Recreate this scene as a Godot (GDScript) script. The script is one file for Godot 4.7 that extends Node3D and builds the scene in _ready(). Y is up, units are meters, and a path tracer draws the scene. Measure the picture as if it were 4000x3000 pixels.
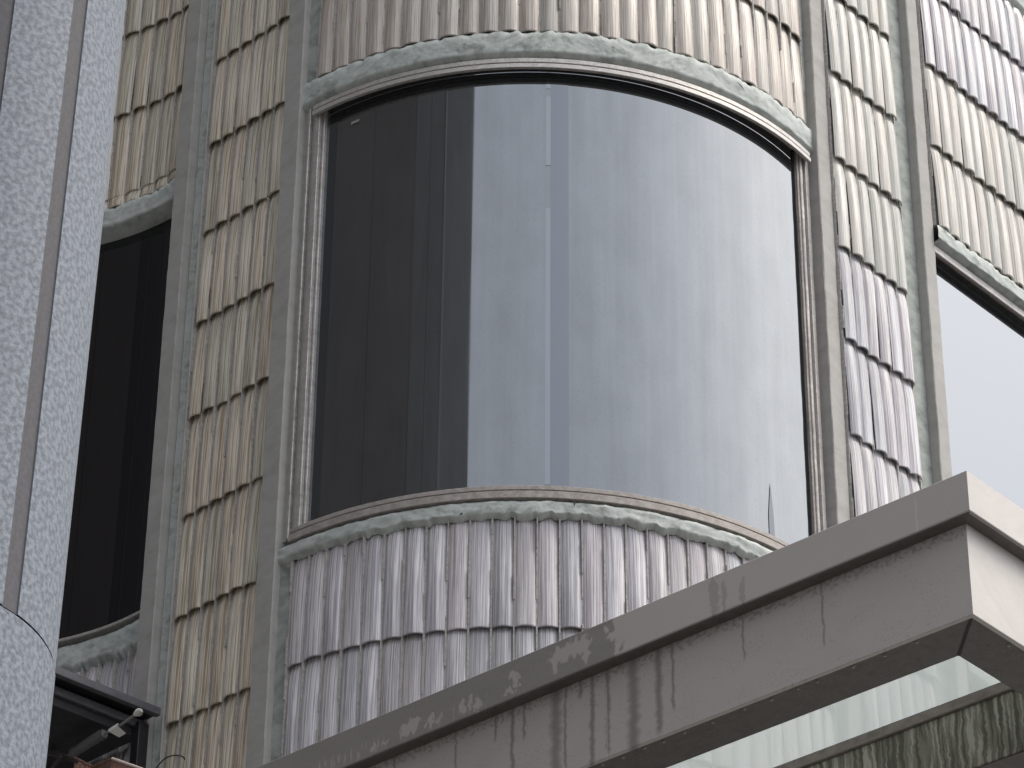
extends Node3D

# ---------------------------------------------------------------- measures (metres; plan = (right, forward) from the camera foot)
const EYE := 1.6
const FOCAL := 13384.0
const PITCH := 0.6024
const ROLL := 0.0097
const CENTER := Vector2(0.0601, 10.0)        # centre of the rounded corner
const RAD := 1.1799                          # crest of the tiles on the rounded corner
const N1 := Vector2(-0.68105, -0.73224)      # left wing: outward
const T1 := Vector2(-0.73224, 0.68105)       # left wing: along, away from the corner
const N2 := Vector2(0.73224, -0.68105)       # right wing: outward
const T2 := Vector2(0.68105, 0.73224)        # right wing: along
const D1 := 1.1722
const D2 := 1.2177
const TOP := 7.8992                          # height above the eye of tile joint 0
const COURSE := 0.3863
const HEAD := 7.345
const SILL := 5.688
const K0 := Vector2(0.85316, 5.43343)        # plan corner of the canopy
const E1 := Vector2(-0.75813, 0.65210)
const E2 := Vector2(0.68200, 0.73135)
const M1 := Vector2(-0.65210, -0.75813)
const M2 := Vector2(0.73135, -0.68200)
const SOFFIT := 3.2323

var rng := RandomNumberGenerator.new()
var noise := FastNoiseLite.new()
var mats := {}
var building: Node3D
var base_at := Vector3.ZERO
var tile_meshes := {}
var miter := Vector2.ZERO

func _ready() -> void:
	rng.seed = 71
	noise.seed = 5
	noise.noise_type = FastNoiseLite.TYPE_SIMPLEX
	noise.frequency = 1.0
	noise.fractal_type = FastNoiseLite.FRACTAL_FBM
	noise.fractal_octaves = 3
	# ---- camera
	var cam := Camera3D.new()
	cam.name = "camera"
	cam.fov = rad_to_deg(2.0 * atan(1500.0 / FOCAL))
	cam.near = 0.05
	cam.far = 400.0
	cam.position = Vector3(0, EYE, 0)
	cam.basis = Basis(Vector3.RIGHT, PITCH) * Basis(Vector3.BACK, ROLL)
	cam.current = true
	add_child(cam)
	# ---- sky
	var env := Environment.new()
	env.background_mode = Environment.BG_SKY
	var sky := Sky.new()
	var pano := PanoramaSkyMaterial.new()
	pano.panorama = sky_image()
	sky.sky_material = pano
	env.sky = sky
	env.tonemap_mode = Environment.TONE_MAPPER_LINEAR
	env.tonemap_exposure = 1.5
	env.background_energy_multiplier = 1.0
	env.sdfgi_enabled = true
	env.ssao_enabled = true
	env.ssil_enabled = true
	var we := WorldEnvironment.new()
	we.name = "world_environment"
	we.environment = env
	add_child(we)
	# ---- veiled sun, from the right
	var sun := DirectionalLight3D.new()
	sun.name = "sun"
	sun.light_energy = 0.42
	sun.light_color = Color(1.0, 0.96, 0.90)
	sun.light_angular_distance = 24.0
	sun.shadow_enabled = true
	var saz := deg_to_rad(98.0)
	var sel := deg_to_rad(57.0)
	var to_sun := Vector3(sin(saz) * cos(sel), sin(sel), -cos(saz) * cos(sel))
	add_child(sun)
	sun.look_at_from_position(to_sun * 50.0, Vector3.ZERO, Vector3.UP)
	miter = miter_of()
	make_materials()
	make_ground()
	make_building()
	make_canopy()
	make_opposite_block()
	make_post()
	make_awning()
	make_cable()
	make_small_things()

# ---------------------------------------------------------------- sky
func sky_image() -> ImageTexture:
	var w := 512
	var h := 256
	var im := Image.create(w, h, false, Image.FORMAT_RGBF)
	var n := FastNoiseLite.new()
	n.seed = 11
	n.frequency = 1.0
	n.fractal_octaves = 4
	var gaz := deg_to_rad(86.0)
	var gel := deg_to_rad(52.0)
	var g := Vector3(sin(gaz) * cos(gel), sin(gel), cos(gaz) * cos(gel))
	for j in h:
		var el := (0.5 - (j + 0.5) / h) * PI
		for i in w:
			var az := (i + 0.5) / w * TAU          # clockwise from straight ahead
			var d := Vector3(sin(az) * cos(el), sin(el), cos(az) * cos(el))
			var up := maxf(d.y, 0.0)
			var lum := 0.50 + 0.36 * up
			var ang := rad_to_deg(acos(clampf(d.dot(g), -1, 1)))
			var glow := exp(-pow(ang / 38.0, 2.0))
			lum += 1.25 * glow
			var p := d / (0.35 + up) * 0.9
			lum *= 1.0 + 0.10 * n.get_noise_3d(p.x * 1.3, d.y * 2.0, p.z * 1.3)
			var c := Color(0.93, 0.97, 1.06).lerp(Color(1.03, 1.0, 0.97), glow) * lum
			if d.y < 0.0:
				c = c.lerp(Color(0.20, 0.195, 0.19), clampf(-d.y * 12.0, 0, 1))
			im.set_pixel(i, j, Color(c.r, c.g, c.b))
	return ImageTexture.create_from_image(im)

# ---------------------------------------------------------------- small helpers
func srgb(r: float, g: float, b: float) -> Color:
	return Color(r, g, b).linear_to_srgb()

func mat(called: String, c: Color, rough: float, metal := 0.0) -> StandardMaterial3D:
	var m := StandardMaterial3D.new()
	m.resource_name = called
	m.albedo_color = c
	m.roughness = rough
	m.metallic = metal
	mats[called] = m
	return m

func tag(o: Node, label: String, category: String, group := "") -> void:
	o.set_meta("label", label)
	o.set_meta("category", category)
	if group != "":
		o.set_meta("group", group)

func w3(p: Vector2, y: float) -> Vector3:      # plan + height above the eye -> world
	return Vector3(p.x, y + EYE, -p.y)

func pixel_ray(px: float, py: float) -> Vector3:
	var x := (px - 2000.0) / FOCAL
	var y := -(py - 1500.0) / FOCAL
	var x2 := cos(ROLL) * x - sin(ROLL) * y
	var y2 := sin(ROLL) * x + cos(ROLL) * y
	return Vector3(x2, y2 * cos(PITCH) + sin(PITCH), -(cos(PITCH) - y2 * sin(PITCH)))

func at_left_wall(px: float, py: float, off: float) -> Vector3:   # where the left wing's plane, moved out by off, meets a pixel's ray
	var d := pixel_ray(px, py)
	var t := (D1 + off + N1.dot(CENTER)) / (N1.x * d.x + N1.y * -d.z)
	return Vector3(0, EYE, 0) + d * t

# surfaces: (metres along, metres out, height above the eye) -> world
func on_left(u: float, off: float, y: float) -> Vector3:
	return w3(CENTER + N1 * (D1 + off) + T1 * u, y)

func on_bay(u: float, off: float, y: float) -> Vector3:
	var b := -0.014
	var s := 0.0
	if u > 0.68:
		b += (u - 0.68) * (u - 0.68) / 1.7
		s = (u - 0.68) / 0.85
	var n := (N1 - T1 * s).normalized()
	return w3(CENTER + N1 * (D1 + b) + T1 * u + n * off, y)

func on_right(u: float, off: float, y: float) -> Vector3:
	return w3(CENTER + N2 * (D2 + off) + T2 * u, y)

func on_far(u: float, off: float, y: float) -> Vector3:
	return w3(CENTER + N2 * (D2 + 0.017 + off) + T2 * u, y)

func on_corner(deg: float, off: float, y: float) -> Vector3:
	var a := deg_to_rad(deg)
	var b := (N1 + N2).normalized()
	var q := (N2 - N1).normalized()
	return w3(CENTER + (b * cos(a) + q * sin(a)) * (RAD + off), y)

func miter_of() -> Vector2:
	var det := M1.x * M2.y - M1.y * M2.x
	return Vector2((M2.y - M1.y) / det, (M1.x - M2.x) / det)

func on_arm_left(u: float, off: float, y: float) -> Vector3:
	return w3(K0 + miter * off + E1 * u, y + SOFFIT)

func on_arm_right(u: float, off: float, y: float) -> Vector3:
	return w3(K0 + miter * off + E2 * u, y + SOFFIT)

# ---- mesh building: one dictionary per mesh
func mb() -> Dictionary:
	return {"v": PackedVector3Array(), "n": PackedVector3Array(), "t": PackedVector2Array(), "i": PackedInt32Array()}

func quad(m: Dictionary, a: Vector3, b: Vector3, c: Vector3, d: Vector3, out: Vector3, uv := []) -> void:
	var n := (b - a).cross(c - a) + (c - a).cross(d - a)
	if n.length() < 1e-12:
		return
	n = n.normalized()
	if n.dot(out) < 0.0:
		n = -n
	quad_n(m, [a, b, c, d], [n, n, n, n], uv)

func quad_n(m: Dictionary, p: Array, n: Array, uv := []) -> void:
	var k: int = m.v.size()
	for j in 4:
		m.v.append(p[j])
		m.n.append(n[j])
		m.t.append(uv[j] if uv.size() == 4 else Vector2.ZERO)
	var g: Vector3 = (p[1] - p[0]).cross(p[2] - p[0]) + (p[2] - p[0]).cross(p[3] - p[0])
	if g.dot(n[0]) < 0.0:
		m.i.append_array(PackedInt32Array([k, k + 1, k + 2, k, k + 2, k + 3]))
	else:
		m.i.append_array(PackedInt32Array([k, k + 2, k + 1, k, k + 3, k + 2]))

func to_mesh(m: Dictionary, material: Material) -> ArrayMesh:
	var arr := []
	arr.resize(Mesh.ARRAY_MAX)
	arr[Mesh.ARRAY_VERTEX] = m.v
	arr[Mesh.ARRAY_NORMAL] = m.n
	arr[Mesh.ARRAY_TEX_UV] = m.t
	arr[Mesh.ARRAY_INDEX] = m.i
	var am := ArrayMesh.new()
	am.add_surface_from_arrays(Mesh.PRIMITIVE_TRIANGLES, arr)
	am.surface_set_material(0, material)
	return am

# world-space mesh placed under a thing or a part whose origin is at `origin`
func part(called: String, m: Dictionary, material: Material, parent: Node, origin := Vector3.ZERO) -> MeshInstance3D:
	var o := MeshInstance3D.new()
	o.name = called
	o.mesh = to_mesh(m, material)
	o.position = -origin
	parent.add_child(o, true)
	return o

func thing(called: String, at: Vector3, label: String, category: String, group := "") -> Node3D:
	var o := Node3D.new()
	o.name = called
	add_child(o, true)
	o.position = at
	tag(o, label, category, group)
	return o

# a bar swept along u; poly = points (off, y), counted round; ends closed
func sweep_u(m: Dictionary, f: Callable, u0: float, u1: float, step: float, poly: Array, rough := 0.0, uv_len := 1.0, uv_y0 := 0.0, uv_y1 := 1.0) -> void:
	var count := maxi(1, int(ceil(absf(u1 - u0) / step)))
	var cen := Vector2.ZERO
	for p in poly:
		cen += p
	cen /= poly.size()
	var rows := []
	for i in count + 1:
		var u := lerpf(u0, u1, float(i) / count)
		var row := []
		for k in poly.size():
			var p: Vector2 = poly[k]
			if rough > 0.0 and i > 0 and i < count:
				p += Vector2(noise.get_noise_2d(u * 40.0 + k * 17.0, k * 5.3), noise.get_noise_2d(u * 40.0 - k * 9.0, 30.0 + k * 3.1)) * rough
			row.append(f.call(u, p.x, p.y))
		rows.append(row)
	for i in count:
		var ua := lerpf(u0, u1, float(i) / count)
		var ub := lerpf(u0, u1, float(i + 1) / count)
		var mid: Vector3 = f.call((ua + ub) * 0.5, cen.x, cen.y)
		for k in poly.size():
			var l := (k + 1) % poly.size()
			var a: Vector3 = rows[i][k]
			var b: Vector3 = rows[i + 1][k]
			var c: Vector3 = rows[i + 1][l]
			var d: Vector3 = rows[i][l]
			var va: float = 1.0 - (poly[k].y - uv_y0) / (uv_y1 - uv_y0)
			var vb: float = 1.0 - (poly[l].y - uv_y0) / (uv_y1 - uv_y0)
			quad(m, a, b, c, d, (a + b + c + d) * 0.25 - mid, [Vector2(ua / uv_len, va), Vector2(ub / uv_len, va), Vector2(ub / uv_len, vb), Vector2(ua / uv_len, vb)])
	for e in [0, count]:
		var row: Array = rows[e]
		var other: Array = rows[1 if e == 0 else count - 1]
		for k in range(1, poly.size() - 1):
			var n: Vector3 = row[0] - other[0]
			quad(m, row[0], row[k], row[k + 1], row[k + 1], n)

func box_poly(o0: float, o1: float, y0: float, y1: float, c := 0.0015) -> Array:
	return [Vector2(o0, y0), Vector2(o1 - c, y0), Vector2(o1, y0 + c), Vector2(o1, y1 - c), Vector2(o1 - c, y1), Vector2(o0, y1)]

# an upright prism; poly = points (u, off); its edges wander by `rough`
func sweep_y(m: Dictionary, f: Callable, poly: Array, y0: float, y1: float, step: float, rough := 0.0) -> void:
	var count := maxi(1, int(ceil((y1 - y0) / step)))
	var cen := Vector2.ZERO
	for p in poly:
		cen += p
	cen /= poly.size()
	var rows := []
	for i in count + 1:
		var y := lerpf(y0, y1, float(i) / count)
		var row := []
		for k in poly.size():
			var p: Vector2 = poly[k]
			if rough > 0.0:
				p += Vector2(noise.get_noise_2d(y * 9.0 + k * 31.0, k * 7.7 + p.x * 3.0), noise.get_noise_2d(y * 9.0 - k * 13.0, 50.0 + k * 2.9)) * rough
			row.append(f.call(p.x, p.y, y))
		rows.append(row)
	for i in count:
		var mid: Vector3 = f.call(cen.x, cen.y, lerpf(y0, y1, (i + 0.5) / count))
		for k in poly.size():
			var l := (k + 1) % poly.size()
			var a: Vector3 = rows[i][k]
			var b: Vector3 = rows[i + 1][k]
			var c: Vector3 = rows[i + 1][l]
			var d: Vector3 = rows[i][l]
			quad(m, a, b, c, d, (a + b + c + d) * 0.25 - mid)
	for e in [0, count]:
		var row: Array = rows[e]
		var n := Vector3.DOWN if e == 0 else Vector3.UP
		for k in range(1, poly.size() - 1):
			quad(m, row[0], row[k], row[k + 1], row[k + 1], n)

func pillar_poly(u0: float, u1: float, o0: float, o1: float, c := 0.003) -> Array:
	return [Vector2(u0, o0), Vector2(u0, o1 - c), Vector2(u0 + c, o1), Vector2(u1 - c, o1), Vector2(u1, o1 - c), Vector2(u1, o0)]

func tube(m: Dictionary, path: Array, radii: Array, sides := 10) -> void:
	var rings := []
	for i in path.size():
		var a: Vector3 = path[maxi(i - 1, 0)]
		var b: Vector3 = path[mini(i + 1, path.size() - 1)]
		var d := (b - a).normalized()
		var x := d.cross(Vector3.UP if absf(d.y) < 0.9 else Vector3.RIGHT).normalized()
		var y := d.cross(x).normalized()
		var ring := []
		for s in sides:
			var t := TAU * s / sides
			ring.append([path[i] + (x * cos(t) + y * sin(t)) * radii[i], x * cos(t) + y * sin(t)])
		rings.append(ring)
	for i in path.size() - 1:
		for s in sides:
			var l := (s + 1) % sides
			quad_n(m, [rings[i][s][0], rings[i + 1][s][0], rings[i + 1][l][0], rings[i][l][0]], [rings[i][s][1], rings[i + 1][s][1], rings[i + 1][l][1], rings[i][l][1]])
	for e in [0, path.size() - 1]:
		var n: Vector3 = path[e] - path[1 if e == 0 else e - 1]
		for s in range(1, sides - 1):
			quad(m, rings[e][0][0], rings[e][s][0], rings[e][s + 1][0], rings[e][s + 1][0], n)

func smooth_path(pts: Array, each := 6) -> Array:
	var c := Curve3D.new()
	for i in pts.size():
		var a: Vector3 = pts[maxi(i - 1, 0)]
		var b: Vector3 = pts[mini(i + 1, pts.size() - 1)]
		c.add_point(pts[i], (a - b) / 6.0, (b - a) / 6.0)
	var out := []
	for i in pts.size() - 1:
		for k in each:
			out.append(c.sample(i, float(k) / each))
	out.append(pts[-1])
	return out

# ---------------------------------------------------------------- materials
func image_tex(im: Image) -> ImageTexture:
	return ImageTexture.create_from_image(im)

# streaked glaze: each eighth of the width is one tile; a = ground colour, b = dark streak, c = light streak
func glaze(seed_: int, a: Color, b: Color, c: Color, dark: float, light: float) -> Array:
	var w := 512
	var h := 128
	var im := Image.create(w, h, false, Image.FORMAT_RGB8)
	var hi := Image.create(w, h, false, Image.FORMAT_L8)
	var n := FastNoiseLite.new()
	n.seed = seed_
	n.frequency = 1.0
	n.fractal_octaves = 4
	n.fractal_gain = 0.6
	for y in h:
		for x in w:
			var fx := float(x)
			var fy := float(y)
			var s1 := n.get_noise_2d(fx * 0.040, fy * 0.0030)
			var s2 := n.get_noise_2d(fx * 0.19 + 300.0, fy * 0.0040 + 40.0)
			var s3 := n.get_noise_2d(fx * 0.60 + 700.0, fy * 0.008)
			var bl := n.get_noise_2d(fx * 0.02 + 90.0, fy * 0.02 + 200.0)
			var k := s1 * 0.60 + s2 * 0.85 + s3 * 0.55
			var col := a
			col = col.lerp(b, clampf((k - 0.0) * 3.4, 0.0, 1.0) * dark)
			col = col.lerp(c, clampf((-k - 0.06) * 3.6, 0.0, 1.0) * light)
			col = col * (1.0 + 0.10 * bl)
			im.set_pixel(x, y, col.linear_to_srgb())
			hi.set_pixel(x, y, Color(clampf(0.5 - 0.5 * k - 0.2 * s3, 0, 1), 0, 0))
	return [image_tex(im), image_tex(hi)]

func mottle(seed_: int, size: int, cols: Array, fx: float, fy: float, sharp := 1.0) -> ImageTexture:
	var im := Image.create(size, size, false, Image.FORMAT_RGB8)
	var n := FastNoiseLite.new()
	n.seed = seed_
	n.frequency = 1.0
	n.fractal_octaves = 5
	n.fractal_gain = 0.6
	for y in size:
		for x in size:
			var u := TAU * x / size
			var v := TAU * y / size
			# seamless: on a torus
			var s := n.get_noise_3d(cos(u) * fx + 9.0, sin(u) * fx + cos(v) * fy, sin(v) * fy)
			var t := clampf(0.5 + s * sharp, 0.0, 0.999) * (cols.size() - 1)
			var k := int(t)
			im.set_pixel(x, y, cols[k].lerp(cols[k + 1], t - k).linear_to_srgb())
	return image_tex(im)

func lit(r: float, g: float, b: float) -> Color:
	return Color(r, g, b)

func rough_paint(called: String, seed_: int, cols: Array, rough: float, scale: float, bump: float, metal := 0.0) -> StandardMaterial3D:
	var m := mat(called, Color.WHITE, rough, metal)
	m.albedo_texture = mottle(seed_, 256, cols, 1.6, 1.6, 1.1)
	m.uv1_triplanar = true
	m.uv1_world_triplanar = true
	m.uv1_scale = Vector3.ONE * scale
	if bump > 0.0:
		m.heightmap_enabled = true
		m.heightmap_texture = mottle(seed_ + 1, 256, [lit(0, 0, 0), lit(1, 1, 1)], 4.0, 4.0, 1.2)
		m.heightmap_scale = bump
	return m

func make_materials() -> void:
	var tan := glaze(3, lit(0.63, 0.57, 0.465), lit(0.28, 0.22, 0.15), lit(0.80, 0.76, 0.66), 0.78, 0.8)
	var rose := glaze(8, lit(0.53, 0.485, 0.44), lit(0.30, 0.25, 0.21), lit(0.70, 0.665, 0.61), 0.65, 0.7)
	var cream := glaze(14, lit(0.54, 0.525, 0.485), lit(0.36, 0.335, 0.30), lit(0.68, 0.665, 0.63), 0.65, 0.7)
	var lilac := glaze(21, lit(0.55, 0.528, 0.562), lit(0.29, 0.275, 0.30), lit(0.80, 0.79, 0.805), 0.75, 0.8)
	for e in [["tan", tan], ["rose", rose], ["cream", cream], ["lilac", lilac]]:
		for k in 4:
			var m := mat("glaze_%s_%d" % [e[0], k], Color.WHITE, 0.27)
			m.albedo_texture = e[1][0]
			var t: float = [1.0, 0.965, 0.93, 0.98][k]
			m.albedo_color = [Color(t, t, t), Color(t, t * 0.99, t * 0.98), Color(t * 0.99, t, t * 1.0), Color(t, t * 0.985, t * 0.98)][k]
			m.heightmap_enabled = true
			m.heightmap_texture = e[1][1]
			m.heightmap_scale = 0.12
			m.metallic_specular = 0.5
	rough_paint("mortar", 31, [lit(0.34, 0.325, 0.305), lit(0.46, 0.44, 0.415), lit(0.55, 0.53, 0.50)], 0.85, 6.0, 0.15)
	rough_paint("plaster", 41, [lit(0.27, 0.295, 0.27), lit(0.42, 0.455, 0.43), lit(0.53, 0.56, 0.54), lit(0.47, 0.50, 0.48)], 0.72, 2.0, 0.10)
	rough_paint("pilaster", 51, [lit(0.33, 0.32, 0.30), lit(0.38, 0.37, 0.35), lit(0.41, 0.40, 0.38)], 0.7, 1.6, 0.06)
	rough_paint("patina", 61, [lit(0.17, 0.19, 0.175), lit(0.27, 0.295, 0.275), lit(0.34, 0.365, 0.345), lit(0.40, 0.425, 0.405)], 0.8, 1.5, 0.08)
	rough_paint("frame", 71, [lit(0.36, 0.335, 0.315), lit(0.49, 0.465, 0.445), lit(0.55, 0.53, 0.505)], 0.42, 5.0, 0.05, 0.35)
	rough_paint("rusty_frame", 81, [lit(0.27, 0.235, 0.21), lit(0.36, 0.325, 0.30), lit(0.43, 0.395, 0.37)], 0.55, 4.0, 0.04, 0.1)
	mat("rubber_and_gap_shade", srgb(0.035, 0.033, 0.032), 0.7)  # gasket rubber; also shade put into narrow gaps as near-black
	var gi := Image.create(768, 384, false, Image.FORMAT_RGB8)
	var gr := Image.create(768, 384, false, Image.FORMAT_L8)
	for y in 384:
		for x in 768:
			var a1 := noise.get_noise_2d(x * 0.020, y * 0.0022 + 3.0)
			var a2 := noise.get_noise_2d(x * 0.085 + 60.0, y * 0.0040 + 8.0)
			var a3 := noise.get_noise_2d(x * 0.014 + 20.0, y * 0.014 + 30.0)
			var dot := noise.get_noise_2d(x * 0.33 + 9.0, y * 0.33 + 400.0)
			var k := 1.0 + 0.05 * a1 + 0.025 * a2 + 0.05 * a3
			if dot > 0.64:
				k *= 0.88
			var c := Color(0.214, 0.226, 0.240) * k
			gi.set_pixel(x, y, c.linear_to_srgb())
			gr.set_pixel(x, y, Color(clampf(0.035 + 0.03 * a1, 0.015, 1.0), 0, 0))
	var glass := mat("coated_glass", Color.WHITE, 1.0, 0.90)
	glass.albedo_texture = image_tex(gi)
	glass.roughness_texture = image_tex(gr)
	glass.roughness_texture_channel = BaseMaterial3D.TEXTURE_CHANNEL_RED
	var far_glass := mat("clean_glass", srgb(0.235, 0.25, 0.272), 0.02, 0.95)
	far_glass.resource_name = "clean_glass"
	var dark_glass := mat("dark_glass", srgb(0.09, 0.09, 0.10), 0.04, 1.0)  # same glazing, with its dark reflection put into the colour
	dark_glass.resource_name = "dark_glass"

# ---------------------------------------------------------------- ground
func make_ground() -> void:
	var m := rough_paint("pavement", 91, [lit(0.095, 0.093, 0.090), lit(0.12, 0.118, 0.114), lit(0.145, 0.142, 0.138)], 0.9, 0.7, 0.2)
	var g := mb()
	var s := 180.0
	quad(g, Vector3(-s, 0, -s), Vector3(s, 0, -s), Vector3(s, 0, s), Vector3(-s, 0, s), Vector3.UP)
	var o := part("ground", g, m, self)
	o.set_meta("kind", "structure")

# ---------------------------------------------------------------- tiles
# curved glazed tile: x across, y down from its sunk upper end, z out; the lip at its lower end stands clear of the sunk end
# of the tile below
func tile_mesh(w: float, length: float, variant: int, swell: float) -> Dictionary:
	var m := mb()
	var th := 0.0050
	var n := 10
	var profile := func(sag: float) -> Array:
		var r := (w * w * 0.25 + sag * sag) / (2.0 * sag)
		var half := asin(minf(1.0, w * 0.5 / r))
		if sag > w * 0.5:
			half = PI - half
		var out := []
		for i in n + 1:
			var a := lerpf(-half, half, float(i) / n)
			out.append([Vector2(r * sin(a), r * cos(a) - (r - sag)), Vector2(sin(a), cos(a))])
		return out
	var lift := 0.0155
	var rows := []
	for e in [[0.0, 0.60, 0.0], [0.06, 0.66, 0.08], [0.12, 0.80, 0.38], [0.25, 0.92, 0.60], [0.55, 0.97, 0.84], [1.0, 1.0, 1.0]]:
		rows.append([-(length - 0.004) * e[0], profile.call(swell * e[1]), lift * e[2], 1.0])
	rows.append([-length, profile.call(swell * 0.93), lift - 0.001, 0.985])
	var uv0 := variant / 8.0
	var last := rows.size() - 1
	for j in last:
		for i in n:
			var p := []
			var nn := []
			var uv := []
			for e in [[i, j], [i + 1, j], [i + 1, j + 1], [i, j + 1]]:
				var rw: Array = rows[e[1]]
				var q: Vector2 = rw[1][e[0]][0]
				var g: Vector2 = rw[1][e[0]][1]
				p.append(Vector3(q.x * rw[3], rw[0], q.y + rw[2]))
				var tip := 0.22 if e[1] <= 1 else (0.08 if e[1] < last - 1 else 0.02)
				nn.append((Vector3(g.x, 0.0, g.y) + (Vector3(0, -0.9, 0.0) if e[1] == last else Vector3(0, tip, 0))).normalized())
				uv.append(Vector2(uv0 + 0.125 * (0.02 + 0.96 * float(e[0]) / n), 0.02 + 0.96 * -rw[0] / length))
			quad_n(m, p, nn, uv)
	# lip and the hollow behind it
	var low: Array = rows[last][1]
	for i in n:
		var a: Vector2 = low[i][0] * Vector2(0.985, 1.0)
		var b: Vector2 = low[i + 1][0] * Vector2(0.985, 1.0)
		var ai: Vector2 = low[i][0] * Vector2(0.985, 1.0) - low[i][1] * th
		var bi: Vector2 = low[i + 1][0] * Vector2(0.985, 1.0) - low[i + 1][1] * th
		var z := lift
		var u := Vector2(uv0 + 0.06, 0.97)
		quad(m, Vector3(a.x, -length, a.y + z), Vector3(b.x, -length, b.y + z), Vector3(bi.x, -length, bi.y + z), Vector3(ai.x, -length, ai.y + z), Vector3.DOWN, [u, u, u, u])
		quad(m, Vector3(ai.x, -length, ai.y + z), Vector3(bi.x, -length, bi.y + z), Vector3(bi.x, -length + 0.06, bi.y + z - 0.002), Vector3(ai.x, -length + 0.06, ai.y + z - 0.002), Vector3(0, 0, -1), [u, u, u, u])
	return m

func project(p: Vector3) -> Vector2:
	var d := p - Vector3(0, EYE, 0)
	var fwd := -d.z
	var y := d.y * cos(PITCH) - fwd * sin(PITCH)
	var z := d.y * sin(PITCH) + fwd * cos(PITCH)
	var x := d.x / z
	y = y / z
	return Vector2(2000.0 + FOCAL * (cos(ROLL) * x + sin(ROLL) * y), 1500.0 - FOCAL * (-sin(ROLL) * x + cos(ROLL) * y))

func hidden(p: Vector2) -> bool:               # outside the frame, behind the canopy or behind the post
	if p.x < 0 or p.x > 4000 or p.y < 0 or p.y > 3000:
		return true
	if p.y > 1843.0 + (3771.0 - p.x) * 0.411 and p.x < 3771.0:
		return true
	if p.x > 3771.0 and p.y > 1845.0 + (p.x - 3771.0) * 0.63:
		return true
	return p.x < 491.0 - 0.1065 * p.y

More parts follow.
